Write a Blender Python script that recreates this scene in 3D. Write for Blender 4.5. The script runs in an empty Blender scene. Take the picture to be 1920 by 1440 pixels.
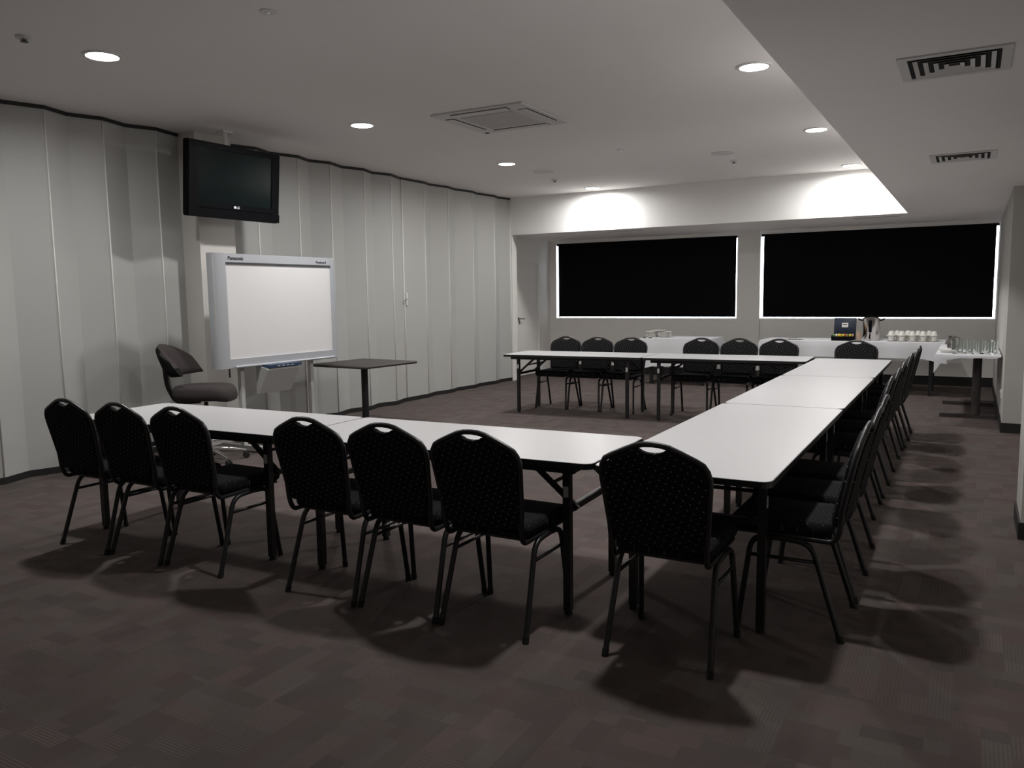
import bpy, bmesh, math, random
from math import sin, cos, pi, radians
from mathutils import Vector, Matrix

random.seed(7)
S = bpy.context.scene
COL = S.collection

# ------------------------------------------------------------------ camera
F_PX, YAW, PITCH, ROLL, CAM_H = 1511.83, 0.5182, -0.1103, -0.0141, 1.4693
fwd = Vector((-sin(YAW) * cos(PITCH), cos(YAW) * cos(PITCH), sin(PITCH)))
rgt0 = Vector((cos(YAW), sin(YAW), 0))
up0 = rgt0.cross(fwd)
rgt = cos(ROLL) * rgt0 + sin(ROLL) * up0
upv = -sin(ROLL) * rgt0 + cos(ROLL) * up0
cd = bpy.data.cameras.new('camera')
cd.sensor_fit = 'HORIZONTAL'; cd.sensor_width = 36.0
cd.lens = 36.0 * F_PX / 1920.0
cd.clip_start = 0.05; cd.clip_end = 100
cam = bpy.data.objects.new('camera', cd); COL.objects.link(cam)
M = Matrix((rgt, upv, -fwd)).transposed().to_4x4()
M.translation = Vector((0, 0, CAM_H))
cam.matrix_world = M
S.camera = cam

# ------------------------------------------------------------------ world, exposure
w = bpy.data.worlds.new('world'); S.world = w; w.use_nodes = True
w.node_tree.nodes['Background'].inputs[0].default_value = (0.86, 0.93, 1.0, 1)
w.node_tree.nodes['Background'].inputs[1].default_value = 14.0
S.view_settings.view_transform = 'Standard'
S.view_settings.look = 'None'
S.view_settings.exposure = 0.0
S.view_settings.gamma = 1.0
S.view_settings.use_curve_mapping = False
S.cycles.max_bounces = 14; S.cycles.diffuse_bounces = 8
LAMP_W = 30.0          # power of one ceiling downlight
LAMP_SPREAD = 173      # beam limit in degrees

# ------------------------------------------------------------------ room sizes (metres, floor below the camera is the origin)
CEIL, DROP = 3.08, 2.469
Y_BACK, Y_DROP, X_DROP = 13.88, 11.99, -0.794
X_LEFT, X_RIGHT, Y_FRONT = -7.04, 0.31, -2.6
T_H = 0.7295

# ------------------------------------------------------------------ materials
def nodes_of(m):
    m.use_nodes = True
    nt = m.node_tree
    return nt, nt.nodes['Principled BSDF']

def mat(name, col, rough=0.6, metal=0.0, var=0.06, scale=40.0, bump=0.0, coords='Object', spec=0.5, coat=0.0):
    m = bpy.data.materials.new(name)
    nt, b = nodes_of(m)
    b.inputs['Roughness'].default_value = rough
    b.inputs['Metallic'].default_value = metal
    b.inputs['Specular IOR Level'].default_value = spec
    b.inputs['Coat Weight'].default_value = coat
    tc = nt.nodes.new('ShaderNodeTexCoord')
    no = nt.nodes.new('ShaderNodeTexNoise'); no.inputs['Scale'].default_value = scale; no.inputs['Detail'].default_value = 4
    nt.links.new(tc.outputs[coords], no.inputs['Vector'])
    mx = nt.nodes.new('ShaderNodeMix'); mx.data_type = 'RGBA'
    mx.inputs[6].default_value = (*[c * (1 - var) for c in col], 1)
    mx.inputs[7].default_value = (*[min(1, c * (1 + var)) for c in col], 1)
    nt.links.new(no.outputs['Fac'], mx.inputs[0])
    nt.links.new(mx.outputs[2], b.inputs['Base Color'])
    if bump:
        bp = nt.nodes.new('ShaderNodeBump'); bp.inputs['Strength'].default_value = bump; bp.inputs['Distance'].default_value = 0.004
        nt.links.new(no.outputs['Fac'], bp.inputs['Height']); nt.links.new(bp.outputs[0], b.inputs['Normal'])
    return m

def emit(name, col, strength):
    m = bpy.data.materials.new(name)
    nt, b = nodes_of(m)
    b.inputs['Base Color'].default_value = (*col, 1)
    b.inputs['Emission Color'].default_value = (*col, 1)
    b.inputs['Emission Strength'].default_value = strength
    return m

def glass(name, col=(1, 1, 1), rough=0.0, ior=1.45):
    m = bpy.data.materials.new(name)
    nt, b = nodes_of(m)
    b.inputs['Base Color'].default_value = (*col, 1)
    b.inputs['Roughness'].default_value = rough
    b.inputs['Transmission Weight'].default_value = 1.0
    b.inputs['IOR'].default_value = ior
    return m

def dotted(name, axis, dot=0.30):
    """black fabric with a staggered grid of pale woven dots; axis is the second local axis of the cloth"""
    m = bpy.data.materials.new(name)
    nt, b = nodes_of(m)
    b.inputs['Roughness'].default_value = 0.95
    b.inputs['Specular IOR Level'].default_value = 0.15
    tc = nt.nodes.new('ShaderNodeTexCoord'); sp = nt.nodes.new('ShaderNodeSeparateXYZ')
    nt.links.new(tc.outputs['Object'], sp.inputs[0])
    def M_(op, a, bb=None):
        n = nt.nodes.new('ShaderNodeMath'); n.operation = op
        for i, v in enumerate((a, bb)):
            if v is None: continue
            if isinstance(v, (int, float)): n.inputs[i].default_value = v
            else: nt.links.new(v, n.inputs[i])
        return n.outputs[0]
    pitch = 0.042
    u = M_('DIVIDE', sp.outputs['X'], pitch); v = M_('DIVIDE', sp.outputs[axis], pitch)
    p = M_('ADD', u, M_('MULTIPLY', v, 0.35)); q = M_('SUBTRACT', v, M_('MULTIPLY', u, 0.35))
    def lattice(off):
        fu = M_('SUBTRACT', M_('FRACT', M_('ADD', p, off + 20)), 0.5); fv = M_('SUBTRACT', M_('FRACT', M_('ADD', q, off + 20)), 0.5)
        return M_('ADD', M_('MULTIPLY', fu, fu), M_('MULTIPLY', fv, fv))
    d = M_('MINIMUM', lattice(0.0), lattice(0.5))
    isd = M_('LESS_THAN', d, 0.0036)
    mx = nt.nodes.new('ShaderNodeMix'); mx.data_type = 'RGBA'
    mx.inputs[6].default_value = (0.011, 0.011, 0.012, 1); mx.inputs[7].default_value = (dot, dot * 0.95, dot * 0.86, 1)
    nt.links.new(isd, mx.inputs[0]); nt.links.new(mx.outputs[2], b.inputs['Base Color'])
    return m

def carpet():
    m = bpy.data.materials.new('carpet')
    nt, b = nodes_of(m)
    b.inputs['Roughness'].default_value = 1.0
    b.inputs['Specular IOR Level'].default_value = 0.08
    N = nt.nodes.new; L = nt.links.new
    tc = N('ShaderNodeTexCoord'); sp = N('ShaderNodeSeparateXYZ'); L(tc.outputs['Object'], sp.inputs[0])
    def M_(op, a, bb=None, c=None):
        n = N('ShaderNodeMath'); n.operation = op
        for i, v in enumerate((a, bb, c)):
            if v is None: continue
            if isinstance(v, (int, float)): n.inputs[i].default_value = v
            else: L(v, n.inputs[i])
        return n.outputs[0]
    def rnd(x, y, z):
        cb = N('ShaderNodeCombineXYZ'); wn = N('ShaderNodeTexWhiteNoise'); wn.noise_dimensions = '3D'
        for i, v in enumerate((x, y, z)):
            if isinstance(v, (int, float)): cb.inputs[i].default_value = v
            else: L(v, cb.inputs[i])
        L(cb.outputs[0], wn.inputs['Vector']); return wn.outputs['Value']
    X, Y = sp.outputs['X'], sp.outputs['Y']
    T = 0.5
    tx, ty = M_('FLOOR', M_('DIVIDE', X, T)), M_('FLOOR', M_('DIVIDE', Y, T))
    turn = M_('FLOORED_MODULO', M_('ADD', tx, ty), 2.0)              # tiles are laid quarter turned
    # u across the ribs, v along them
    u = M_('ADD', M_('MULTIPLY', X, turn), M_('MULTIPLY', Y, M_('SUBTRACT', 1.0, turn)))
    v = M_('ADD', M_('MULTIPLY', Y, turn), M_('MULTIPLY', X, M_('SUBTRACT', 1.0, turn)))
    cu = M_('FLOOR', M_('DIVIDE', u, 0.0835))
    shift = rnd(cu, turn, 3.3)
    cv = M_('FLOOR', M_('ADD', M_('DIVIDE', v, 0.19), M_('MULTIPLY', shift, 0.9)))
    r = rnd(cu, cv, M_('ADD', turn, M_('MULTIPLY', tx, 0.13)))
    hue = rnd(cv, cu, 9.1)
    rib = M_('SINE', M_('MULTIPLY', u, 2 * pi / 0.0125))
    ribn = M_('MULTIPLY', rib, M_('GREATER_THAN', r, 0.45))
    no = N('ShaderNodeTexNoise'); no.inputs['Scale'].default_value = 260; no.inputs['Detail'].default_value = 3; L(tc.outputs['Object'], no.inputs['Vector'])
    big = N('ShaderNodeTexNoise'); big.inputs['Scale'].default_value = 0.9; L(tc.outputs['Object'], big.inputs['Vector'])
    val = M_('ADD', M_('ADD', M_('MULTIPLY', r, 0.29), 0.125), M_('MULTIPLY', no.outputs['Fac'], 0.35))
    val = M_('ADD', val, M_('MULTIPLY', ribn, 0.07))
    ramp = N('ShaderNodeValToRGB')
    ramp.color_ramp.elements[0].position = 0.1; ramp.color_ramp.elements[0].color = (0.078, 0.065, 0.062, 1)
    ramp.color_ramp.elements[1].position = 0.95; ramp.color_ramp.elements[1].color = (0.168, 0.145, 0.138, 1)
    L(val, ramp.inputs[0])
    tint = N('ShaderNodeMix'); tint.data_type = 'RGBA'; tint.blend_type = 'MULTIPLY'; tint.inputs[0].default_value = 1.0
    t2 = N('ShaderNodeMix'); t2.data_type = 'RGBA'; t2.inputs[6].default_value = (0.92, 0.97, 0.95, 1); t2.inputs[7].default_value = (1.06, 0.94, 0.93, 1)
    L(M_('ADD', M_('MULTIPLY', hue, 0.7), M_('MULTIPLY', big.outputs['Fac'], 0.3)), t2.inputs[0])
    L(ramp.outputs[0], tint.inputs[6]); L(t2.outputs[2], tint.inputs[7]); L(tint.outputs[2], b.inputs['Base Color'])
    bp = N('ShaderNodeBump'); bp.inputs['Strength'].default_value = 0.5; bp.inputs['Distance'].default_value = 0.003
    L(M_('ADD', M_('MULTIPLY', no.outputs['Fac'], 1.0), M_('MULTIPLY', ribn, 0.4)), bp.inputs['Height']); L(bp.outputs[0], b.inputs['Normal'])
    return m

MT = dict(
    carpet=carpet(),
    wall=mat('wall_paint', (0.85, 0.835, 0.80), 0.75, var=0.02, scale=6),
    wall_side=mat('side_wall_paint', (0.50, 0.488, 0.46), 0.75, var=0.02, scale=6),  # darker copy of the wall paint, dimmer light put into its colour
    bulk=mat('bulkhead_paint', (0.88, 0.875, 0.86), 0.75, var=0.015, scale=6),
    ceil=mat('ceiling_paint', (0.86, 0.83, 0.815), 0.85, var=0.015, scale=5),
    panel=mat('partition_vinyl', (0.47, 0.473, 0.455), 0.55, var=0.02, scale=90, bump=0.04),
    strip=mat('partition_edge', (0.82, 0.82, 0.79), 0.45, var=0.01),
    column=mat('column_paint', (0.70, 0.675, 0.645), 0.7, var=0.02, scale=8),
    skirting=mat('black_skirting', (0.012, 0.012, 0.012), 0.6),
    laminate=mat('white_laminate', (0.58, 0.577, 0.586), 0.36, var=0.01, scale=120, spec=0.45),
    edge=mat('black_edge', (0.012, 0.012, 0.013), 0.45),
    steel_black=mat('black_steel', (0.014, 0.014, 0.015), 0.38, var=0.1, spec=0.5),
    rubber=mat('rubber', (0.012, 0.012, 0.012), 0.8),
    back_cloth=dotted('dotted_cloth_back', 'Z'),
    seat_cloth=dotted('dotted_cloth_seat', 'Y', 0.10),
    blind=mat('blackout_cloth', (0.0045, 0.005, 0.0055), 0.9, spec=0.1),
    black_plastic=mat('black_plastic', (0.0025, 0.0025, 0.004), 0.5, var=0.02, spec=0.08),
    screen=mat('tv_glass', (0.008, 0.013, 0.013), 0.12, var=0.0, spec=0.12),
    silver=mat('silver_plastic', (0.50, 0.52, 0.55), 0.42, metal=0.25, var=0.02),
    board=mat('whiteboard_film', (0.80, 0.79, 0.79), 0.35, var=0.008, scale=3),
    grey_plastic=mat('grey_plastic', (0.50, 0.50, 0.49), 0.5, var=0.02),
    dark_line=mat('dark_grey_line', (0.05, 0.055, 0.06), 0.5),
    ink=mat('dark_ink', (0.02, 0.025, 0.05), 0.5),
    blue=mat('blue_plastic', (0.03, 0.06, 0.12), 0.35, var=0.1),
    wood=mat('dark_wood', (0.045, 0.038, 0.036), 0.5, var=0.25, scale=14),
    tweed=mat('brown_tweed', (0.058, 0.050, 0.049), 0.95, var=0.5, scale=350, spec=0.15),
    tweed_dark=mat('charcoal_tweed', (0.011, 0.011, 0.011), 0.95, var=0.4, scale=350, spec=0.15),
    chrome=mat('chrome', (0.75, 0.75, 0.75), 0.12, metal=1.0, var=0.02),
    urn=mat('stainless_steel', (0.60, 0.57, 0.55), 0.22, metal=1.0, var=0.05),
    cloth=mat('white_tablecloth', (0.72, 0.72, 0.75), 0.9, var=0.03, scale=60, spec=0.1),
    china=mat('white_china', (0.80, 0.79, 0.75), 0.2, var=0.01),
    glass=glass('clear_glass', (0.97, 1.0, 0.99), ior=1.13),
    pane=glass('window_glass'),
    white_plastic=mat('white_plastic', (0.72, 0.72, 0.70), 0.4, var=0.01),
    ac=mat('ac_plastic', (0.62, 0.61, 0.60), 0.45, var=0.01),
    grille=mat('grille_grey', (0.52, 0.50, 0.485), 0.7, var=0.1, scale=200),
    black_void=mat('vent_dark', (0.006, 0.006, 0.006), 0.9),  # black for the shade inside vents and slots, also on the sensor
    speaker=mat('speaker_grille', (0.20, 0.20, 0.195), 0.7, var=0.1, scale=300),
    lens=emit('downlight_lens', (1.0, 0.97, 0.94), 30.0),
    yellow=mat('yellow_paper', (0.70, 0.52, 0.05), 0.6),
    green=mat('green_paper', (0.16, 0.30, 0.08), 0.6),
    red=mat('red_paper', (0.45, 0.07, 0.05), 0.6),
    cream=mat('cream_paper', (0.75, 0.70, 0.58), 0.6),
    navy=mat('navy_board', (0.012, 0.020, 0.040), 0.45),
    brown=mat('brown_card', (0.35, 0.25, 0.18), 0.6),
    brass=mat('dull_brass', (0.20, 0.19, 0.17), 0.35, metal=0.9),
    led=emit('logo_white', (0.8, 0.82, 0.85), 0.25),  # white logo given a faint glow of its own, not a lamp
)

# ------------------------------------------------------------------ mesh helpers
class MB:
    def __init__(s): s.v = []; s.f = []; s.sm = []
    def add(s, vs, fs, smooth=False):
        o = len(s.v); s.v += [tuple(v) for v in vs]
        for f in fs: s.f.append(tuple(i + o for i in f)); s.sm.append(smooth)
        return s
    def box(s, x0, x1, y0, y1, z0, z1):
        vs = [(x, y, z) for z in (z0, z1) for y in (y0, y1) for x in (x0, x1)]
        return s.add(vs, [(0, 2, 3, 1), (4, 5, 7, 6), (0, 1, 5, 4), (2, 6, 7, 3), (0, 4, 6, 2), (1, 3, 7, 5)])
    def rbox(s, x0, x1, y0, y1, z0, z1, r, n=3):
        """box with rounded edges (superellipsoid-free: rounded plan, bevelled top and bottom)"""
        def ring(ins, z):
            pts = []
            rr = max(r - ins, 0.0005)
            for cx, cy, a0 in ((x1 - r, y1 - r, 0), (x0 + r, y1 - r, 90), (x0 + r, y0 + r, 180), (x1 - r, y0 + r, 270)):
                for k in range(n + 1):
                    a = radians(a0 + 90 * k / n); pts.append((cx + rr * cos(a), cy + rr * sin(a), z))
            return pts
        e = min(r, (z1 - z0) / 2) * 0.98
        rings = []
        for k in range(n + 1):
            a = pi / 2 * k / n; rings.append(ring(e * (1 - sin(a)), z0 + e * (1 - cos(a))))
        for k in range(n + 1):
            a = pi / 2 * k / n; rings.append(ring(e * (1 - cos(a)), z1 - e * (1 - sin(a))))
        m = len(rings[0]); vs = [p for rg in rings for p in rg]; fs = []
        for i in range(len(rings) - 1):
            for j in range(m):
                fs.append((i * m + j, i * m + (j + 1) % m, (i + 1) * m + (j + 1) % m, (i + 1) * m + j))
        fs.append(tuple(range(m - 1, -1, -1))); fs.append(tuple((len(rings) - 1) * m + j for j in range(m)))
        return s.add(vs, fs, True)
    def prism(s, pts, z0, z1):
        n = len(pts); vs = [(x, y, z0) for x, y in pts] + [(x, y, z1) for x, y in pts]
        fs = [tuple(range(n - 1, -1, -1)), tuple(range(n, 2 * n))] + [(i, (i + 1) % n, n + (i + 1) % n, n + i) for i in range(n)]
        return s.add(vs, fs)
    def tube(s, pts, r, n=8, closed=False, r2=None, square=False):
        P = [Vector(p) for p in pts]; m = len(P)
        tans = []
        for i in range(m):
            a = P[(i - 1) % m] if (closed or i > 0) else P[i]; b = P[(i + 1) % m] if (closed or i < m - 1) else P[i]
            t = (b - a); tans.append(t.normalized())
        t0 = tans[0]; ref = Vector((0, 0, 1)) if abs(t0.z) < 0.9 else Vector((0, 1, 0))
        nrm = (ref - t0 * ref.dot(t0)).normalized()
        vs = []
        if square: n = 4
        for i in range(m):
            t = tans[i]; nrm = (nrm - t * nrm.dot(t)).normalized(); bi = t.cross(nrm)
            rr = r if r2 is None else r + (r2 - r) * i / (m - 1)
            for k in range(n):
                a = 2 * pi * k / n + (pi / 4 if square else 0)
                q = rr * (1.41421 if square else 1)
                vs.append(P[i] + nrm * (q * cos(a)) + bi * (q * sin(a)))
        fs = []
        for i in range(m if closed else m - 1):
            i2 = (i + 1) % m
            for k in range(n):
                fs.append((i * n + k, i * n + (k + 1) % n, i2 * n + (k + 1) % n, i2 * n + k))
        s.add(vs, fs, not square)
        if not closed:
            o = len(s.v) - len(vs)
            s.f.append(tuple(o + k for k in range(n - 1, -1, -1))); s.sm.append(False)
            s.f.append(tuple(o + (m - 1) * n + k for k in range(n))); s.sm.append(False)
        return s
    def lathe(s, prof, n=24, c=(0, 0, 0), smooth=True):
        vs = []; m = len(prof)
        for r, z in prof:
            for k in range(n):
                a = 2 * pi * k / n; vs.append((c[0] + r * cos(a), c[1] + r * sin(a), c[2] + z))
        fs = [(i * n + k, i * n + (k + 1) % n, (i + 1) * n + (k + 1) % n, (i + 1) * n + k) for i in range(m - 1) for k in range(n)]
        if prof[0][0] > 1e-5: fs.append(tuple(range(n - 1, -1, -1)))
        if prof[-1][0] > 1e-5: fs.append(tuple((m - 1) * n + k for k in range(n)))
        return s.add(vs, fs, smooth)
    def xform(s, mtx):
        s.v = [tuple(mtx @ Vector(v)) for v in s.v]; return s
    def build(s, name, m, parent=None, kind=None, loc=None):
        me = bpy.data.meshes.new(name); me.from_pydata(s.v, [], s.f)
        me.materials.append(MT[m] if isinstance(m, str) else m)
        me.polygons.foreach_set('use_smooth', s.sm)
        bm = bmesh.new(); bm.from_mesh(me)
        bmesh.ops.remove_doubles(bm, verts=bm.verts, dist=1e-6)
        bmesh.ops.recalc_face_normals(bm, faces=bm.faces)
        for e in bm.edges:
            if len(e.link_faces) == 2 and e.calc_face_angle(0) > radians(50): e.smooth = False
        bm.to_mesh(me); bm.free(); me.update()
        o = bpy.data.objects.new(name, me); COL.objects.link(o)
        if parent: o.parent = parent
        if kind: o['kind'] = kind
        if loc: o.location = loc
        return o

def fillet(pts, r, n=5):
    """round the corners of a polyline"""
    P = [Vector(p) for p in pts]; out = [P[0]]
    for i in range(1, len(P) - 1):
        a, b, c = P[i - 1], P[i], P[i + 1]
        d = min(r, (a - b).length * 0.49, (c - b).length * 0.49)
        p = b + (a - b).normalized() * d; q = b + (c - b).normalized() * d
        for k in range(n + 1):
            t = k / n; out.append(p * (1 - t) ** 2 + b * 2 * t * (1 - t) + q * t * t)
    out.append(P[-1]); return out

def tag(o, label, cat, group=None):
    o['label'] = label; o['category'] = cat
    if group: o['group'] = group
    return o

def thing(name, label, cat, loc=(0, 0, 0), rz=0.0, group=None):
    o = bpy.data.objects.new(name, None); o.empty_display_size = 0.1; COL.objects.link(o)
    o.location = loc; o.rotation_euler = (0, 0, rz)
    return tag(o, label, cat, group)

def dup(root, loc, rz=None, label=None, group=None):
    def cp(o, par):
        c = o.copy(); COL.objects.link(c); c.parent = par
        for ch in [k for k in o.children]: cp(ch, c)
        return c
    r = cp(root, None); r.location = loc
    if rz is not None: r.rotation_euler = (0, 0, rz)
    if label: r['label'] = label
    if group: r['group'] = group
    return r

def lettering(name, text, size, m, parent, mtx):
    cu = bpy.data.curves.new(name, 'FONT'); cu.body = text; cu.size = size; cu.extrude = size * 0.02; cu.offset = size * 0.012
    t = bpy.data.objects.new(name, cu); COL.objects.link(t)
    dg = bpy.context.evaluated_depsgraph_get(); me = bpy.data.meshes.new_from_object(t.evaluated_get(dg))
    bpy.data.objects.remove(t); me.transform(mtx); me.materials.clear(); me.materials.append(MT[m])
    o = bpy.data.objects.new(name, me); COL.objects.link(o); o.parent = parent
    return o

# ================================================================== THE ROOM
MB().box(-7.4, 1.2, Y_FRONT - 0.1, Y_BACK + 0.1, -0.1, 0).build('floor', 'carpet', kind='structure')
MB().box(-7.4, X_DROP, Y_FRONT - 0.1, Y_DROP, CEIL, CEIL + 0.12).build('ceiling', 'ceil', kind='structure')
drop = MB().box(X_DROP, 1.2, Y_FRONT - 0.1, Y_BACK + 0.1, DROP, CEIL + 0.12)
drop.box(-7.4, X_DROP, Y_DROP, Y_BACK + 0.1, DROP, CEIL + 0.12)
drop.build('ceiling_bulkhead', 'bulk', kind='structure')
# paint of the lowered ceiling's underside is the ceiling paint: a thin lining board
MB().prism([(X_DROP + 0.001, Y_FRONT), (1.1, Y_FRONT), (1.1, Y_BACK), (-7.3, Y_BACK), (-7.3, Y_DROP + 0.001), (X_DROP + 0.001, Y_DROP + 0.001)], DROP - 0.003, DROP).build('ceiling_lining', 'ceil', kind='structure')

# back wall with two window openings
WIN = ((-6.913, -3.479), (-3.103, 0.300))
SILL, HEAD = 1.0136, 2.411
b = MB()
b.box(-7.3, 1.2, Y_BACK, Y_BACK + 0.2, 0, SILL)
b.box(-7.3, 1.2, Y_BACK, Y_BACK + 0.2, HEAD, DROP)
for x0, x1 in ((-7.3, WIN[0][0]), (WIN[0][1], WIN[1][0]), (WIN[1][1], 1.2)):
    b.box(x0, x1, Y_BACK, Y_BACK + 0.2, SILL, HEAD)
wall_back = b.build('wall_back', 'wall', kind='structure')
MB().box(WIN[0][1], WIN[1][0], Y_BACK - 0.05, Y_BACK, 0.0, DROP).build('pier', 'wall', wall_back)
b = MB().box(-7.04, WIN[0][1], Y_BACK - 0.015, Y_BACK, 0, 0.14); b.box(WIN[0][1], WIN[1][0], Y_BACK - 0.065, Y_BACK - 0.05, 0, 0.14); b.box(WIN[1][0], X_RIGHT, Y_BACK - 0.015, Y_BACK, 0, 0.14)
b.build('baseboard_back', 'skirting', kind='structure')
for i, (x0, x1) in enumerate(WIN):
    wf = bpy.data.objects.new('window_%d' % (i + 1), None); COL.objects.link(wf); wf['kind'] = 'structure'
    wf.location = ((x0 + x1) / 2, Y_BACK + 0.12, SILL)
    hw, hh = (x1 - x0) / 2, HEAD - SILL
    f = MB()
    f.box(-hw, hw, -0.02, 0.03, 0.0, 0.005).box(-hw, hw, -0.02, 0.03, hh - 0.03, hh).box(-hw, -hw + 0.005, -0.02, 0.03, 0.005, hh - 0.03).box(hw - 0.005, hw, -0.02, 0.03, 0.005, hh - 0.03)
    f.build('window_frame', 'white_plastic', wf)
    MB().box(-hw + 0.005, hw - 0.005, 0.002, 0.008, 0.005, hh - 0.03).build('pane', 'pane', wf)

# side wall of the window bay with its door
b = MB().box(-7.3, X_LEFT, Y_DROP, 12.53, 0, DROP).box(-7.3, X_LEFT, 13.42, Y_BACK, 0, DROP).box(-7.3, X_LEFT, 12.53, 13.42, 2.06, DROP).box(-7.3, X_LEFT - 0.06, 12.53, 13.42, 0, 2.06)
b.build('wall_bay', 'wall', kind='structure')
b = MB().box(-7.3, -6.80, Y_DROP, Y_DROP + 0.16, 0, DROP)
b.build('wall_nib', 'wall', kind='structure')
d1 = bpy.data.objects.new('door_1', None); COL.objects.link(d1); d1['kind'] = 'structure'; d1.location = (X_LEFT, 12.53, 0)
MB().box(-0.05, -0.012, 0.03, 0.86, 0.01, 2.03).build('door_leaf', 'wall', d1)
MB().box(-0.03, 0.012, 0.0, 0.03, 0, 2.06).box(-0.03, 0.012, 0.86, 0.89, 0, 2.06).box(-0.03, 0.012, 0.03, 0.86, 2.03, 2.06).build('door_frame', 'strip', d1)
h = MB().lathe([(0.0, -0.006), (0.026, -0.006), (0.026, 0.006), (0.0, 0.006)], 16).xform(Matrix.Translation((-0.006, 0.10, 1.04)) @ Matrix.Rotation(pi / 2, 4, 'Y'))
h.tube(fillet([(0.0, 0.10, 1.04), (0.05, 0.10, 1.04), (0.055, 0.21, 1.035)], 0.015), 0.009, 8)
h.tube([(0.0, 0.10, 1.02), (0.012, 0.11, 0.95)], 0.012, 6)
h.build('door_handle', 'brass', d1)

# right hand side: end wall, pillar, outer wall
rw = MB().box(X_RIGHT, 1.2, 9.53, Y_BACK, 0, DROP)
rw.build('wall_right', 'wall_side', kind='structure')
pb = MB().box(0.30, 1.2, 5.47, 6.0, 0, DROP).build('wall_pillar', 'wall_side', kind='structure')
MB().box(0.95, 1.2, Y_FRONT, 9.53, 0, DROP).build('wall_outer', 'wall', kind='structure')
MB().box(X_RIGHT - 0.012, X_RIGHT, 9.518, Y_BACK - 0.015, 0, 0.10).box(X_RIGHT, 0.95, 9.518, 9.53, 0, 0.10).build('baseboard_right', 'skirting', kind='structure')
MB().box(0.288, 0.30, 5.458, 6.0, 0, 0.10).box(0.30, 0.95, 5.458, 5.47, 0, 0.10).build('baseboard_pillar', 'skirting', kind='structure')
MB().box(-7.4, 1.2, Y_FRONT - 0.1, Y_FRONT, 0, CEIL).build('wall_front', 'wall', kind='structure')
sw = thing('power_outlet', 'white power outlet low on the end wall beside the glasses table', 'outlet', (X_RIGHT, 9.96, 0.35))
MB().box(-0.012, 0.0, -0.06, 0.06, -0.04, 0.04).build('cover_plate', 'white_plastic', sw)
for sy in (-0.03, 0.03): MB().box(-0.017, -0.012, sy - 0.008, sy + 0.008, 0.012, 0.03).build('switch_rocker', 'white_plastic', sw)

# ------------------------------------------------------------------ pleated folding partition on the left
o1, i1, o2, i2 = -6.755, -6.845, -6.832, -6.888
folds = [(2.98, o1), (3.22, i1), (3.53, o1), (3.776, i1), (4.08, o1), (4.333, i1), (4.60, o1), (4.884, i1), (5.133, o1), (5.478, i1), (5.75, o1), (6.05, i1), (6.36, o1), (6.64, i1),
         (6.98, o1), (7.25, i1), (7.516, o1), (7.828, i1), (8.133, o1), (8.403, i1), (8.68, o1), (8.98, i1), (9.07, i1), (9.533, o2), (9.746, i2), (10.134, o2), (10.38, i2), (10.81, o2), (11.025, i2),
         (11.469, o2), (11.69, i2), (Y_DROP - 0.005, o2)]
y = 2.98; k = 0
while y > Y_FRONT + 0.3:
    y -= 0.27 if k % 2 else 0.25
    folds.insert(0, (y, i1 if k % 2 == 0 else o1)); k += 1
folds.insert(0, (Y_FRONT, folds[0][1] ))
wl = MB().box(-7.3, -6.95, Y_FRONT, Y_DROP, 0, CEIL).build('wall_left', 'wall', kind='structure')
base = MB(); track = MB()
Z0, Z1 = 0.055, CEIL - 0.03
for (ya, xa), (yb, xb) in zip(folds[:-1], folds[1:]):
    p = MB().prism([(xa, ya), (xb, yb), (xb - 0.03, yb), (xa - 0.03, ya)], Z0, Z1)
    p.build('panel', 'panel', wl)
    base.prism([(xa + 0.01, ya), (xb + 0.01, yb), (xb - 0.03, yb), (xa - 0.03, ya)], 0, Z0)
    if not (5.42 < ya < 5.80):
        track.prism([(xa + 0.014, ya), (xb + 0.014, yb), (xb - 0.03, yb), (xa - 0.03, ya)], Z1, CEIL)
base.build('baseboard_left', 'skirting', kind='structure')
track.build('trim_1', 'skirting', kind='structure')
for (ya, xa) in folds:
    if ya > 3 and xa in (o1, o2):
        MB().tube([(xa + 0.001, ya, Z0), (xa + 0.001, ya, Z1)], 0.007, 6).build('edge_strip', 'strip', wl)
MB().tube([(i1 + 0.004, 9.025, Z0), (i1 + 0.004, 9.025, Z1)], 0.010, 6).build('edge_strip', 'strip', wl)
lt = thing('partition_latch', 'small white latch with a lever on the pleated folding wall', 'latch', (i1, 9.03, 1.43))
MB().rbox(0.0, 0.022, 0.02, 0.055, -0.09, 0.09, 0.008).build('latch_plate', 'white_plastic', lt)
MB().tube(fillet([(0.01, 0.0, 0.0), (0.05, 0.0, 0.0), (0.05, -0.08, -0.03)], 0.012), 0.008, 8).build('latch_lever', 'chrome', lt)
MB().box(-6.95, -6.59, 5.44, 5.88, 0, CEIL).build('wall_column', 'column', kind='structure')

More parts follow.
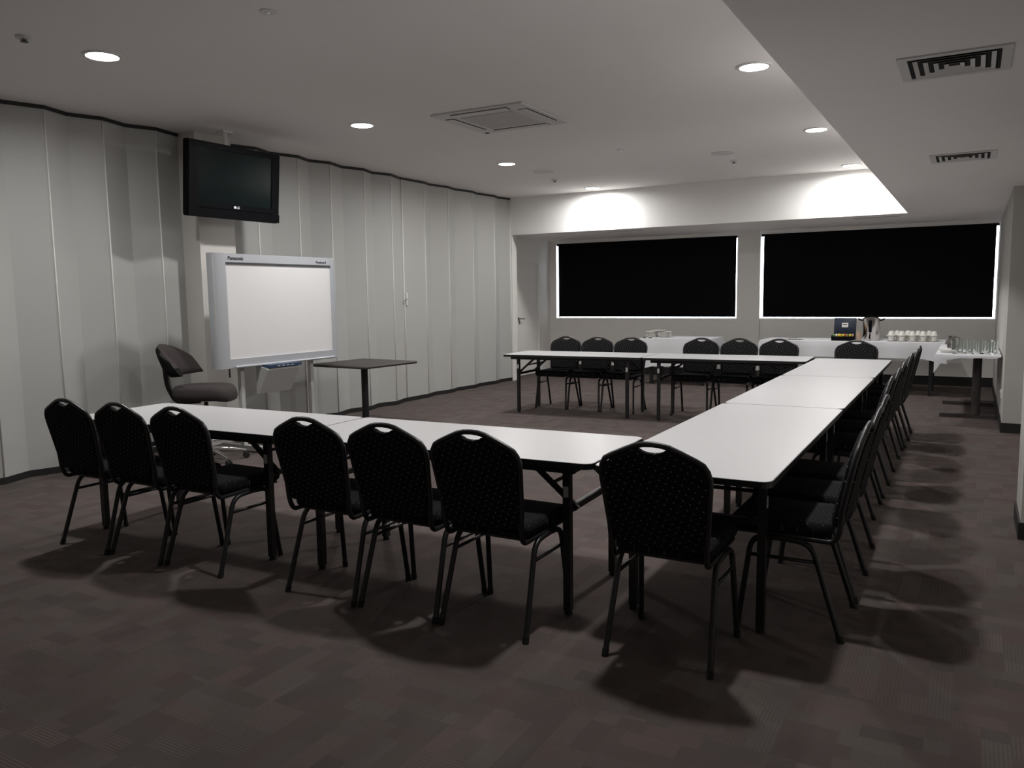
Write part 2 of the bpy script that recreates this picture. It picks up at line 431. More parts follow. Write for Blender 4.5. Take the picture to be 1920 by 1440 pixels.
# ================================================================== CEILING FITTINGS
def make_downlight():
    t = thing('downlight', '', 'downlight')
    MB().lathe([(0.098, 0.0), (0.125, 0.0), (0.122, -0.008), (0.102, -0.010), (0.098, 0.0)], 40).build('trim_ring', 'white_plastic', t)
    MB().lathe([(0.0, -0.001), (0.10, -0.001), (0.10, -0.006), (0.0, -0.007)], 40).build('lens', 'lens', t)
    la = bpy.data.lights.new('lamp', 'AREA'); la.shape = 'DISK'; la.size = 0.17; la.energy = LAMP_W; la.spread = radians(LAMP_SPREAD); la.color = (1.0, 0.982, 0.965)
    lo = bpy.data.objects.new('lamp', la); COL.objects.link(lo); lo.parent = t; lo.location = (0, 0, -0.012)
    return t
RX, LX = -1.44, -5.075
spots = [(LX, 3.49, 'glowing round downlight near the ceiling detector, closest of the partition-side row to the open carpet'),
         (LX, 6.115, 'glowing round downlight just beyond the television, in the row along the pleated wall'),
         (LX, 8.85, 'glowing round downlight before the ceiling speaker, in the row along the pleated wall'),
         (LX - 0.06, 11.57, 'glowing round downlight against the bulkhead, at the pleated wall end'),
         (RX, 3.49, 'glowing round downlight over the corner of the tables, beside the dropped ceiling'),
         (RX, 6.11, 'glowing round downlight beside the dropped ceiling, level with the air conditioner'),
         (RX, 8.78, 'glowing round downlight beside the dropped ceiling, second from the window bulkhead'),
         (RX, 11.50, 'glowing round downlight in the corner between bulkhead and dropped ceiling')]
dl = None
for x, y, lab in spots:
    if dl is None:
        dl = make_downlight(); dl.location = (x, y, CEIL); o = dl
    else:
        o = dup(dl, (x, y, CEIL))
    o['label'] = lab; o['group'] = 'ceiling downlights'

ac = thing('air_conditioner', 'square white cassette air conditioner set in the ceiling', 'air conditioner', (-3.83, 6.59, CEIL))
h = 0.47
MB().rbox(-h, h, -h, h, -0.016, 0.0, 0.0078).build('fascia', 'ac', ac)
MB().box(-0.27, 0.27, -0.27, 0.27, -0.021, -0.0155).build('intake_grille', 'grille', ac)
for k in range(4):
    rt = Matrix.Rotation(k * pi / 2, 4, 'Z')
    MB().box(-0.29, 0.29, 0.335, 0.425, -0.0175, -0.0155).xform(rt).build('outlet_slot', 'black_void', ac)  # flat black plate in place of the shade inside a slot
    MB().box(-0.278, 0.285, 0.348, 0.412, -0.023, -0.018).xform(rt).build('louvre', 'ac', ac)
MB().box(-0.44, -0.40, 0.42, 0.46, -0.019, -0.0155).build('sensor', 'black_void', ac)

def make_vent():
    t = thing('air_vent', '', 'vent')
    a = 0.22
    fr = MB()
    fr.prism([(-a, -a), (a, -a), (a, -a + 0.04), (-a, -a + 0.04)], -0.007, 0).prism([(-a, a - 0.04), (a, a - 0.04), (a, a), (-a, a)], -0.007, 0)
    fr.prism([(-a, -a + 0.04), (-a + 0.04, -a + 0.04), (-a + 0.04, a - 0.04), (-a, a - 0.04)], -0.007, 0).prism([(a - 0.04, -a + 0.04), (a, -a + 0.04), (a, a - 0.04), (a - 0.04, a - 0.04)], -0.007, 0)
    fr.build('vent_frame', 'ac', t)
    MB().box(-a + 0.04, a - 0.04, -a + 0.04, a - 0.04, -0.003, -0.001).build('duct_opening', 'black_void', t)  # black sheet painted as the dark of the duct, no hole behind
    for k in range(4):
        ro = a - 0.060 - 0.04 * k; ri = ro - 0.018
        vs = []
        for r_, z in ((ro, -0.0095), (ri, -0.0042), (ri, -0.0052), (ro, -0.0105)):
            vs += [(-r_, -r_, z), (r_, -r_, z), (r_, r_, z), (-r_, r_, z)]
        fs = []
        for i in range(4):
            for j in range(4): fs.append((i * 4 + j, i * 4 + (j + 1) % 4, ((i + 1) % 4) * 4 + (j + 1) % 4, ((i + 1) % 4) * 4 + j))
        MB().add(vs, fs).build('vent_blade', 'ac', t)
    return t
v1 = make_vent(); v1.location = (-0.115, 4.22, DROP - 0.003); v1['label'] = 'large square louvred vent in the dropped ceiling, farther from the windows'; v1['group'] = 'louvred ceiling vents'
dup(v1, (-0.11, 7.17, DROP - 0.003), label='square louvred vent in the dropped ceiling, nearer the windows')
for x, lab in ((-1.20, 'faint slim slot vent under the bulkhead near the dropped ceiling'), (-4.91, 'faint slim slot vent under the bulkhead near the bay door')):
    t = thing('slot_vent', lab, 'vent', (x, 12.35, DROP - 0.003), group='slot vents under the bulkhead')
    MB().box(-0.31, 0.31, -0.06, 0.06, -0.006, 0).build('vent_plate', 'ceil', t)
    for k in range(4): MB().box(-0.29, 0.29, -0.045 + 0.024 * k, -0.031 + 0.024 * k, -0.009, -0.006).build('slat', 'grille', t)
for x, y, lab in ((-5.01, 9.70, 'flat round grey ceiling speaker on the pleated wall side'), (-2.61, 9.63, 'flat round grey ceiling speaker toward the dropped ceiling')):
    t = thing('ceiling_speaker', lab, 'speaker', (x, y, CEIL), group='ceiling speakers')
    MB().lathe([(0.125, 0), (0.138, 0), (0.136, -0.008), (0.125, -0.009)], 36).build('rim', 'ac', t)
    MB().lathe([(0.0, -0.001), (0.126, -0.001), (0.126, -0.006), (0.0, -0.0085)], 36).build('grille', 'speaker', t)
for x, y, lab in ((-5.22, 10.46, 'small dark tipped ceiling sprinkler near the pleated wall speaker'), (-2.64, 10.25, 'small ceiling sprinkler near the speaker toward the dropped ceiling'), (-5.11, 3.0, 'small white detector with dark openings on the ceiling above the partition')):
    t = thing('sprinkler', lab, 'sprinkler', (x, y, CEIL), group='small ceiling fittings')
    MB().lathe([(0.0, 0), (0.05, 0), (0.045, -0.014), (0.02, -0.02), (0.0, -0.02)], 20).build('escutcheon', 'ac', t)
    MB().lathe([(0.0, -0.018), (0.012, -0.018), (0.012, -0.028), (0.022, -0.03), (0.022, -0.034), (0.0, -0.036)], 16).build('sprinkler_head', 'dark_line', t)
for x, y, lab in ((-3.53, 8.757, 'thin flush ceiling disc between the downlight rows, beyond the air conditioner'), (-3.53, 3.468, 'thin flush ceiling disc with a bright point, far from the windows')):
    t = thing('ceiling_disc', lab, 'ceiling plate', (x, y, CEIL), group='flush ceiling discs')
    MB().lathe([(0.0, 0), (0.048, 0), (0.048, -0.006), (0.0, -0.007)], 20).build('cover_disc', 'ac', t)
    MB().lathe([(0.0, -0.006), (0.008, -0.006), (0.006, -0.012), (0.0, -0.012)], 10).build('centre_stud', 'chrome', t)

# ================================================================== WINDOW BLINDS
for i, (x0, x1) in enumerate(WIN):
    t = thing('roller_blind', ['black roller blind over the window beside the bay door', 'wide black roller blind over the window behind the buffet urn'][i], 'blind', ((x0 + x1) / 2, Y_BACK + 0.03, SILL), group='black roller blinds')
    hw = (x1 - x0) / 2; H = HEAD - SILL
    gl, gr = 0.042, 0.037
    c = MB(); n = 24
    vs = []; 
    for k in range(n + 1):
        x = -hw + gl + (2 * hw - gl - gr) * k / n
        for z in (0.031, 0.5, H - 0.02):
            vs.append((x, 0.006 * sin(k * 0.9) * (1 - z / H), z))
    fs = [(k * 3 + j, (k + 1) * 3 + j, (k + 1) * 3 + j + 1, k * 3 + j + 1) for k in range(n) for j in range(2)]
    nv = len(vs); vs += [(x, yy + 0.003, z) for x, yy, z in vs]; fs += [tuple(reversed([i_ + nv for i_ in f])) for f in fs]
    c.add(vs, fs, True).build('blind_cloth', 'blind', t)
    MB().tube([(-hw + gl, 0, 0.030), (hw - gr, 0, 0.030)], 0.006, 8).build('bottom_bar', 'blind', t)
    MB().tube([(-hw + 0.005, 0.012, H - 0.0195), (hw - 0.005, 0.012, H - 0.0195)], 0.019, 12).build('roller_tube', 'blind', t)

# ================================================================== TABLES
def rrect(x0, x1, y0, y1, r, n=5):
    pts = []
    for cx, cy, a0 in ((x1 - r, y1 - r, 0), (x0 + r, y1 - r, 90), (x0 + r, y0 + r, 180), (x1 - r, y0 + r, 270)):
        for k in range(n + 1):
            a = radians(a0 + 90 * k / n); pts.append((cx + r * cos(a), cy + r * sin(a)))
    return pts

def folding_table(L, W, insets, label, loc, rz, group):
    """origin at the centre of the foot print, long side along local x"""
    t = thing('folding_table', label, 'table', loc, rz, group)
    hl, hw = L / 2 - 0.002, W / 2 - 0.002
    MB().prism(rrect(-hl + 0.004, hl - 0.004, -hw + 0.004, hw - 0.004, 0.045), T_H - 0.02, T_H).build('tabletop', 'laminate', t)
    outer = rrect(-hl, hl, -hw, hw, 0.049); inner = rrect(-hl + 0.0045, hl - 0.0045, -hw + 0.0045, hw - 0.0045, 0.0445)
    n = len(outer); e = MB(); vs = [(x, y, z) for z in (T_H - 0.027, T_H - 0.001) for x, y in outer] + [(x, y, T_H - 0.001) for x, y in inner] + [(x, y, T_H - 0.027) for x, y in inner]
    fs = []
    for i in range(n):
        j = (i + 1) % n
        fs += [(i, j, n + j, n + i), (n + i, n + j, 2 * n + j, 2 * n + i), (2 * n + i, 2 * n + j, 3 * n + j, 3 * n + i), (3 * n + i, 3 * n + j, j, i)]
    e.add(vs, fs).build('edge_band', 'edge', t)
    ap = MB()
    for sy in (-1, 1): ap.box(-hl + 0.10, hl - 0.10, sy * (hw - 0.055) - 0.012, sy * (hw - 0.055) + 0.012, T_H - 0.06, T_H - 0.02)
    ap.build('under_rail', 'steel_black', t)
    ly = 0.29
    for sx in (-1, 1):
        lx = sx * (L / 2 - insets[0 if sx < 0 else 1])
        for sy in (-1, 1):
            lg = MB().tube([(lx, sy * ly, 0.02), (lx, sy * ly, T_H - 0.02)], 0.0175, square=True).build('leg', 'steel_black', t)
            MB().lathe([(0.0, 0), (0.02, 0), (0.02, 0.012), (0.012, 0.022), (0, 0.022)], 10, (lx, sy * ly, 0)).build('glide', 'rubber', lg)
            MB().box(lx - 0.012, lx + 0.012, sy * ly + sy * 0.0178, sy * ly + sy * 0.0205, T_H - 0.175, T_H - 0.125).build('locking_clip', 'grey_plastic', lg)
            # folding brace from the low rail up to the underside, toward the middle of the table
            MB().tube([(lx + sx * 0.03, sy * (ly - 0.05), 0.488), (lx - sx * 0.22, sy * (ly - 0.05), T_H - 0.03)], 0.011, square=True).build('brace', 'steel_black', t)
        MB().tube([(lx, -ly, 0.49), (lx, ly, 0.49)], 0.014, square=True).build('low_rail', 'steel_black', t)
        MB().tube([(lx - sx * 0.10, -ly + 0.05, 0.597), (lx - sx * 0.10, ly - 0.05, 0.597)], 0.009, 8).build('brace_rail', 'steel_black', t)
    return t

def place(ox, oy, th, a, bb):
    return (ox + cos(th) * a - sin(th) * bb, oy + sin(th) * a + cos(th) * bb, 0)
G_T = 'white folding tables set in a U'
bx, by, bth, W_ = -1.410, 3.1576, 0.0354, 0.75
folding_table(1.8, W_, (0.19, 0.150), 'white folding table joining the corner table, in the row before the open carpet', place(bx, by, bth, -0.9, W_ / 2), bth, G_T)
folding_table(1.8, W_, (0.19, 0.172), 'white folding table at the swivel stool end of the row before the open carpet', place(bx, by, bth, -2.7, W_ / 2), bth, G_T)
dx, dy, dth = -1.4825, 8.8148, 0.0428
folding_table(1.8, W_, (0.19, 0.19), 'white folding table before the windows, butted against the long side run', place(dx, dy, dth, -0.9, W_ / 2), dth, G_T)
folding_table(1.8, W_, (0.19, 0.19), 'white folding table before the windows, at its free end by the bay door', place(dx, dy, dth, -2.7, W_ / 2), dth, G_T)
cx, cy, cth, WC = -0.648, 3.1538, 0.0097, 0.758
for (a, bb), ins, lab in zip(((0, 2.2067), (2.2067, 4.2128), (4.2128, 6.1968)), ((0.286, 0.20), (0.12, 0.20), (0.15, 0.21)),
                        ('long white folding table at the corner by the open carpet, largest white top', 'white folding table in the middle of the three tables of the side run', 'white folding table of the side run nearest the buffet')):
    folding_table(bb - a, WC, ins, lab, place(cx, cy, cth, -WC / 2, (a + bb) / 2), cth + pi / 2, G_T)

# ================================================================== BANQUET CHAIRS
def back_y(z):
    return -0.185 - (z - 0.47) * 0.19 - 0.05 * (z - 0.47) ** 2

def make_chair():
    t = thing('banquet_chair', '', 'chair')
    # seat cushion: rounded, thicker at the front
    s = MB().rbox(-0.205, 0.205, -0.165, 0.265, 0.428, 0.492, 0.03, 4)
    s.v = [(x * (1 - 0.05 * max(0, -y) / 0.17), y, z + (0.012 * (1 - (x / 0.22) ** 2) * (1 - ((y - 0.05) / 0.23) ** 2) if z > 0.47 else 0)) for x, y, z in s.v]
    s.build('seat', 'seat_cloth', t)
    MB().box(-0.195, 0.195, -0.14, 0.235, 0.418, 0.430).build('seat_pan', 'steel_black', t)
    # back outline (half), from the bottom up
    half = [(0.165, 0.478), (0.180, 0.490), (0.190, 0.56), (0.200, 0.66), (0.208, 0.745), (0.208, 0.775), (0.202, 0.800), (0.187, 0.822), (0.165, 0.838), (0.11, 0.864), (0.062, 0.885), (0.052, 0.882), (0.043, 0.876), (0.03, 0.8705), (0.015, 0.868), (0.0, 0.867)]
    out = half + [(-x, z) for x, z in reversed(half[:-1])]
    n = len(out)
    p = MB()
    def lay(d, ins):
        cx_, cz_ = 0, 0.68
        return [(x * (1 - ins / 0.2), back_y(z) + d, cz_ + (z - cz_) * (1 - ins / 0.21)) for x, z in out]
    rings = [lay(-0.019, 0.008), lay(-0.014, 0.002), lay(0.010, 0.0), lay(0.026, 0.008), lay(0.033, 0.030)]
    vs = [q for r in rings for q in r]; fs = []
    for i in range(len(rings) - 1):
        for j in range(n): fs.append((i * n + j, i * n + (j + 1) % n, (i + 1) * n + (j + 1) % n, (i + 1) * n + j))
    hm = len(half); ks = 8                                  # caps: cross strips up to the shoulders, a fan round the hand slot above
    for base_ in (0, (len(rings) - 1) * n):
        mir = lambda i: base_ + n - 1 - i
        for i in range(ks): fs.append((base_ + i, base_ + i + 1, mir(i + 1), mir(i)))
        a_, b_ = Vector(vs[base_ + ks]), Vector(vs[mir(ks)])
        vs.append(tuple((a_ + b_) / 2)); ci = len(vs) - 1
        chain = [base_ + i for i in range(ks, hm)] + [mir(i) for i in range(hm - 2, ks - 1, -1)]
        for i, j in zip(chain[:-1], chain[1:]): fs.append((ci, i, j))
    p.add(vs, fs).build('backrest', 'back_cloth', t)
    # back frame: one bent tube
    fr = [(0.19, 0.02, 0.424), (0.19, -0.175, 0.418)]
    zz = [(0.192, 0.47), (0.198, 0.56), (0.207, 0.66), (0.215, 0.745), (0.2160, 0.78), (0.209, 0.808), (0.194, 0.832), (0.168, 0.847), (0.112, 0.873), (0.066, 0.893), (0.035, 0.9), (0.0, 0.902)]
    side = fillet([fr[0], fr[1], (zz[0][0], back_y(zz[0][1]) - 0.012, zz[0][1]), (zz[1][0], back_y(zz[1][1]), zz[1][1])], 0.045, 5)[:-1]
    side += [Vector((x, back_y(z), z)) for x, z in zz[1:]]
    path = side + [Vector((-v.x, v.y, v.z)) for v in reversed(side[:-1])]
    MB().tube(path, 0.0120, 8).build('back_frame', 'steel_black', t)
    for sx in (-1, 1):
        rear = fillet([(sx * 0.2160, -0.215, 0.0), (sx * 0.198, -0.085, 0.405), (sx * 0.198, 0.05, 0.412)], 0.06, 5)
        front = fillet([(sx * 0.2160, 0.215, 0.0), (sx * 0.198, 0.165, 0.405), (sx * 0.198, 0.05, 0.412)], 0.06, 5)
        for path_, fo in ((rear, (sx * 0.2160, -0.215)), (front, (sx * 0.2160, 0.215))):
            lg = MB().tube(path_, 0.0128, 8).build('leg', 'steel_black', t)
            d = (path_[1] - path_[0]).normalized() * 0.03
            MB().tube([path_[0], path_[0] + d], 0.0148, 8).build('rubber_foot', 'rubber', lg)
        def on(a, b_, z):
            k_ = z / b_[2]; return tuple(a[i] + (b_[i] - a[i]) * k_ for i in range(3))
        a = on((sx * 0.2160, -0.215, 0), (sx * 0.198, -0.085, 0.405), 0.325); c = on((sx * 0.2160, 0.215, 0), (sx * 0.198, 0.165, 0.405), 0.325)
        MB().tube([a, c], 0.0085, 6).build('stretcher', 'steel_black', t)
    return t

ORD = ['first', 'second', 'third', 'fourth', 'fifth', 'sixth', 'seventh', 'eighth', 'ninth']
near = [(-4.534, 2.784, 0), (-4.076, 2.800, -0.3), (-3.617, 2.819, 0), (-2.720, 2.840, -0.4), (-2.260, 2.854, 0), (-1.800, 2.863, 0), (-1.030, 2.916, 0.6)]
proto = make_chair(); first = True
def chair(x, y, rz, label, group):
    global first
    if first:
        o = proto; o.location = (x, y, 0); o.rotation_euler = (0, 0, rz); first = False
    else: o = dup(proto, (x, y, 0), rz)
    o['label'] = label; o['group'] = group
for k, (x, fy, a) in enumerate(near):
    chair(x, fy + 0.215, radians(a), 'black dotted banquet chair, %s from the pleated wall, backing onto the open carpet' % ORD[k], 'chairs backing onto the open carpet')
side = [(-0.635, 3.70), (-0.635, 4.19), (-0.65, 4.68), (-0.705, 5.74), (-0.705, 6.35), (-0.71, 6.87), (-0.715, 7.87), (-0.70, 8.42), (-0.705, 8.90)]
for k, (x, yy) in enumerate(side):
    chair(x, yy, pi / 2, 'black banquet chair, %s from the open carpet in the long line facing the pleated wall' % ORD[k], 'chairs along the side run')
far = [(-4.674, 9.41), (-4.215, 9.40), (-3.755, 9.395), (-2.868, 9.47), (-2.408, 9.48), (-1.948, 9.49), (-1.104, 9.44)]
for k, (x, yy) in enumerate(far):
    chair(x, yy, pi, 'black banquet chair, %s from the pleated wall, with its back to the windows' % ORD[k], 'chairs with backs to the windows')

# ================================================================== TELEVISION
tv = thing('television', 'black flat television hung from the ceiling before the column', 'television', (-6.24, 5.61, 2.575))
TW, TH_ = 0.56, 0.345
RT = Matrix.Rotation(radians(5), 4, 'Y')
b = MB().rbox(-0.07, 0.0, -TW, TW, -TH_, TH_, 0.02)
b.xform(RT).build('casing', 'black_plastic', tv)
b = MB()
for y0, y1, z0, z1 in ((-TW + 0.01, -0.45, -TH_ + 0.01, TH_ - 0.01), (0.45, TW - 0.01, -TH_ + 0.01, TH_ - 0.01), (-0.45, 0.45, TH_ - 0.055, TH_ - 0.01), (-0.45, 0.45, -TH_ + 0.09, -TH_ + 0.14)):
    b.box(0.0, 0.012, y0, y1, z0, z1)
b.xform(RT).build('bezel', 'black_plastic', tv)
MB().box(0.0, 0.018, -TW + 0.005, TW - 0.005, -TH_ + 0.005, -TH_ + 0.085).xform(RT).build('speaker_bar', 'black_plastic', tv)
MB().box(0.0, 0.004, -0.45, 0.45, -TH_ + 0.14, TH_ - 0.055).xform(RT).build('screen', 'screen', tv)
LM = RT @ Matrix.Translation((0.0135, -0.02, -TH_ + 0.105)) @ Matrix.Rotation(pi / 2, 4, 'Z') @ Matrix.Rotation(pi / 2, 4, 'X')
lettering('lettering', 'LG', 0.032, 'led', tv, LM @ Matrix.Translation((0.02, 0, 0)))
MB().lathe([(0.0, 0), (0.013, 0), (0.013, 0.002), (0.0, 0.002)], 16).xform(LM @ Matrix.Translation((0.0, 0.011, 0))).build('logo_disc', 'led', tv)
MB().tube([(-0.12, 0.0, 0.05), (-0.12, 0.0, CEIL - 2.575)], 0.025, 10).box(-0.17, -0.07, -0.06, 0.06, CEIL - 2.575 - 0.02, CEIL - 2.575).build('ceiling_bracket', 'white_plastic', tv)

# ================================================================== ELECTRONIC WHITEBOARD
wb = thing('whiteboard', 'large electronic whiteboard in a silver frame on a floor stand', 'whiteboard', (-6.0, 5.87, 0))
y0, y1, z0, z1 = -0.775, 0.865, 0.825, 1.885
sy0, sy1, sz0, sz1 = -0.655, 0.745, 0.905, 1.800
MB().rbox(-0.10, -0.02, y0, y1, z0, z1, 0.02).build('casing', 'grey_plastic', wb)
# curved silver side covers
for ya, yb in ((y0 - 0.01, sy0), (sy1, y1 + 0.005)):
    n = 8; pts = [(-0.09, ya)]
    for k in range(n + 1):
        a = pi / 2 * k / n
        if ya < 0: pts.append((-0.06 + 0.07 * sin(a), yb - (yb - ya) * cos(a)))
        else: pts.append((-0.06 + 0.07 * cos(a), ya + (yb - ya) * sin(a)))
    pts.append((-0.09, yb))
    MB().prism(pts, z0 - 0.005, z1 + 0.004).build('side_cover', 'silver', wb)
MB().box(-0.05, 0.008, sy0, sy1, sz1, z1).build('top_rail', 'silver', wb)
MB().box(-0.05, 0.010, sy0, sy1, z0, sz0).build('bottom_rail', 'silver', wb)
MB().box(-0.01, 0.010, sy0, sy1, sz1 - 0.012, sz1 + 0.006).build('shadow_strip', 'dark_line', wb)  # dark grey strip between top rail and writing surface
MB().box(-0.03, 0.0, sy0, sy1, sz0, sz1 - 0.012).build('writing_surface', 'board', wb)
MB().tube([(0.02, sy0 + 0.05, z0 + 0.004), (0.02, sy1, z0 + 0.004)], 0.012, 8).build('pen_ledge', 'silver', wb)
TX = lambda y_, z_: Matrix.Translation((0.0095, y_, z_)) @ Matrix.Rotation(pi / 2, 4, 'Z') @ Matrix.Rotation(pi / 2, 4, 'X')
lettering('lettering', 'Panasonic', 0.047, 'ink', wb, TX(sy0 + 0.03, sz1 + 0.028))
lettering('lettering', 'Panaboard', 0.036, 'ink', wb, TX(sy1 - 0.215, sz1 + 0.024))
for yy in (-0.45, 0.49):
    MB().tube([(-0.09, yy, 0.06), (-0.09, yy, 1.2)], 0.022, square=True).build('stand_leg', 'grey_plastic', wb)
    MB().box(-0.38, 0.2, yy - 0.03, yy + 0.03, 0.03, 0.06).build('stand_foot', 'grey_plastic', wb)
    for xx in (-0.34, 0.16): MB().lathe([(0.0, 0), (0.02, 0), (0.022, 0.015), (0.02, 0.03), (0.0, 0.03)], 12, (xx, yy, 0)).build('castor', 'rubber', wb)
MB().tube([(-0.02, y0 + 0.13, z0), (-0.02, y0 + 0.13, z0 - 0.09)], 0.009, 6).build('stand_knob', 'dark_line', wb)
# copier unit hung below the board, sloping front
pr = MB(); ya, yb = -0.30, 0.13
sec = [(-0.02, 0.815), (0.10, 0.79), (0.11, 0.775), (-0.02, 0.54), (-0.05, 0.54), (-0.05, 0.815)]
n = len(sec)
pr.add([(x, ya, z) for x, z in sec] + [(x, yb, z) for x, z in sec], [tuple(range(n - 1, -1, -1)), tuple(range(n, 2 * n))] + [(i, (i + 1) % n, n + (i + 1) % n, n + i) for i in range(n)])
pr.build('copier_unit', 'grey_plastic', wb)
MB().box(-0.01, 0.12, ya + 0.02, yb + 0.02, 0.797, 0.825).build('control_panel', 'blue', wb)
for k in range(4): MB().box(0.122, 0.126, ya + 0.12 + 0.06 * k, ya + 0.155 + 0.06 * k, 0.805, 0.815).build('button', 'silver', wb)

# ================================================================== SMALL SQUARE TABLE
st = thing('pedestal_table', 'small square dark wood table on a black pedestal by the whiteboard', 'table', (-5.86, 6.96, 0), radians(-4))
a = 0.42
MB().rbox(-a, a, -a, a, 0.715, 0.745, 0.012, 2).build('tabletop', 'wood', st)
MB().tube([(0, 0, 0.03), (0, 0, 0.715)], 0.038, 16).build('column', 'steel_black', st)
MB().lathe([(0.0, 0), (0.24, 0), (0.24, 0.012), (0.10, 0.03), (0.05, 0.045), (0, 0.045)], 28).build('base', 'steel_black', st)
MB().box(-0.16, 0.16, -0.16, 0.16, 0.705, 0.716).build('mounting_plate', 'steel_black', st)

# ================================================================== SWIVEL STOOL
ds = thing('drafting_chair', 'tall brown upholstered swivel stool with chrome foot ring and star base', 'chair', (-5.955, 4.885, 0), radians(30))
seat = MB()
nu, nv = 20, 10
# local +x is the front of the seat
vs = []
prof = []
def seat_ring(sc, z, lift):
    pts = []
    for k in range(nu):
        a = 2 * pi * k / nu; ca, sa = cos(a), sin(a)
        rx = 0.262; ry = 0.25
        x = rx * sc * abs(ca) ** 0.7 * (1 if ca >= 0 else -1); y = ry * sc * abs(sa) ** 0.7 * (1 if sa >= 0 else -1)
        droop = -0.06 * max(0, (x - 0.12) / 0.16) ** 2
        pts.append((x, y, z + droop + lift * (x * x * 0.5)))
    return pts
lev = [(0.55, 0.545, 0), (0.86, 0.55, 0), (0.97, 0.575, 0), (1.0, 0.61, 0), (0.98, 0.645, 0), (0.92, 0.668, 0.1), (0.75, 0.675, 0.15), (0.4, 0.670, 0.1)]
rings = [seat_ring(*l) for l in lev]
fs = []
for i in range(len(rings) - 1):
    for j in range(nu): fs.append((i * nu + j, i * nu + (j + 1) % nu, (i + 1) * nu + (j + 1) % nu, (i + 1) * nu + j))
fs.append(tuple(range(nu - 1, -1, -1))); fs.append(tuple((len(rings) - 1) * nu + j for j in range(nu)))
seat.add([(q[0], q[1], q[2] + 0.03) for r in rings for q in r], fs, True).build('seat', 'tweed', ds)
# curved backrest pad wrapping the rear of the seat
bk = MB(); na, nz = 18, 8; outer = []; inner = []
for i in range(nz + 1):
    tz = i / nz
    for j in range(na + 1):
        tj = j / na * 2 - 1
        ang = pi + tj * radians(72)
        hgt = 0.29 * (1 - 0.50 * tj * tj); z = 0.785 + 0.02 * tj * tj + hgt * tz
        th = 0.045 * math.sqrt(max(0.02, 1 - (2 * tz - 1) ** 4)) * (1 - 0.35 * tj ** 4)
        lean = -0.10 * tz
        r = 0.255
        outer.append(((r + th) * cos(ang) + lean - 0.02, (r + th) * sin(ang), z)); inner.append(((r - th) * cos(ang) + lean - 0.02, (r - th) * sin(ang), z))
N_ = na + 1
fo = [(i * N_ + j, i * N_ + j + 1, (i + 1) * N_ + j + 1, (i + 1) * N_ + j) for i in range(nz) for j in range(na)]
no_ = len(outer); fi = [tuple(reversed([q + no_ for q in f])) for f in fo]; rim = []
bd = [j for j in range(N_)] + [i * N_ + na for i in range(1, nz + 1)] + [nz * N_ + j for j in range(na - 1, -1, -1)] + [i * N_ for i in range(nz - 1, 0, -1)]
for q in range(len(bd)):
    q2 = (q + 1) % len(bd); rim.append((bd[q], bd[q2], bd[q2] + no_, bd[q] + no_))
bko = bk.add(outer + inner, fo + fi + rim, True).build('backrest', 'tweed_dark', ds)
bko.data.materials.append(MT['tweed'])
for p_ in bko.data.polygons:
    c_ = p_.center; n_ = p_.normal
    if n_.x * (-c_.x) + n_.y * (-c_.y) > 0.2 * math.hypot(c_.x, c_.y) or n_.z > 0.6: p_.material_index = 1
MB().tube(fillet([(-0.05, 0, 0.56), (-0.26, 0, 0.55), (-0.335, 0, 0.70), (-0.345, 0, 0.86)], 0.06), 0.02, square=True).build('back_bracket', 'steel_black', ds)
MB().tube([(0, 0, 0.10), (0, 0, 0.36)], 0.028, 14).build('gas_column', 'steel_black', ds)
MB().tube([(0, 0, 0.36), (0, 0, 0.55)], 0.018, 12).build('piston', 'steel_black', ds)
MB().tube([(0.23 * cos(2 * pi * k / 32), 0.23 * sin(2 * pi * k / 32), 0.235) for k in range(32)], 0.011, 8, closed=True).build('foot_ring', 'chrome', ds)
for k in range(3):
    a = 2 * pi * k / 3 + 0.4; MB().tube([(0.02 * cos(a), 0.02 * sin(a), 0.215), (0.23 * cos(a), 0.23 * sin(a), 0.235)], 0.008, 8).build('ring_spoke', 'chrome', ds)
for k in range(5):
    a = 2 * pi * k / 5 + 0.55
    e_ = Vector((cos(a), sin(a), 0))
    lg = MB().tube([e_ * 0.02 + Vector((0, 0, 0.125)), e_ * 0.20 + Vector((0, 0, 0.10)), e_ * 0.33 + Vector((0, 0, 0.072))], 0.022, 8, r2=0.014).build('star_leg', 'chrome', ds)
    cs = MB()
    for q in (-1, 1):
        rot = Matrix.Translation(e_ * 0.33 + Vector((0, 0, 0.03))) @ Matrix.Rotation(a, 4, 'Z') @ Matrix.Rotation(pi / 2, 4, 'X')
        tmp = MB().lathe([(0, 0.004), (0.026, 0.004), (0.03, 0.010), (0.026, 0.022), (0, 0.022)], 14)
        if q < 0: tmp.xform(Matrix.Scale(-1, 4, (0, 0, 1)))
        tmp.xform(rot); cs.add(tmp.v, tmp.f, True)
    cs.build('castor', 'rubber', lg)

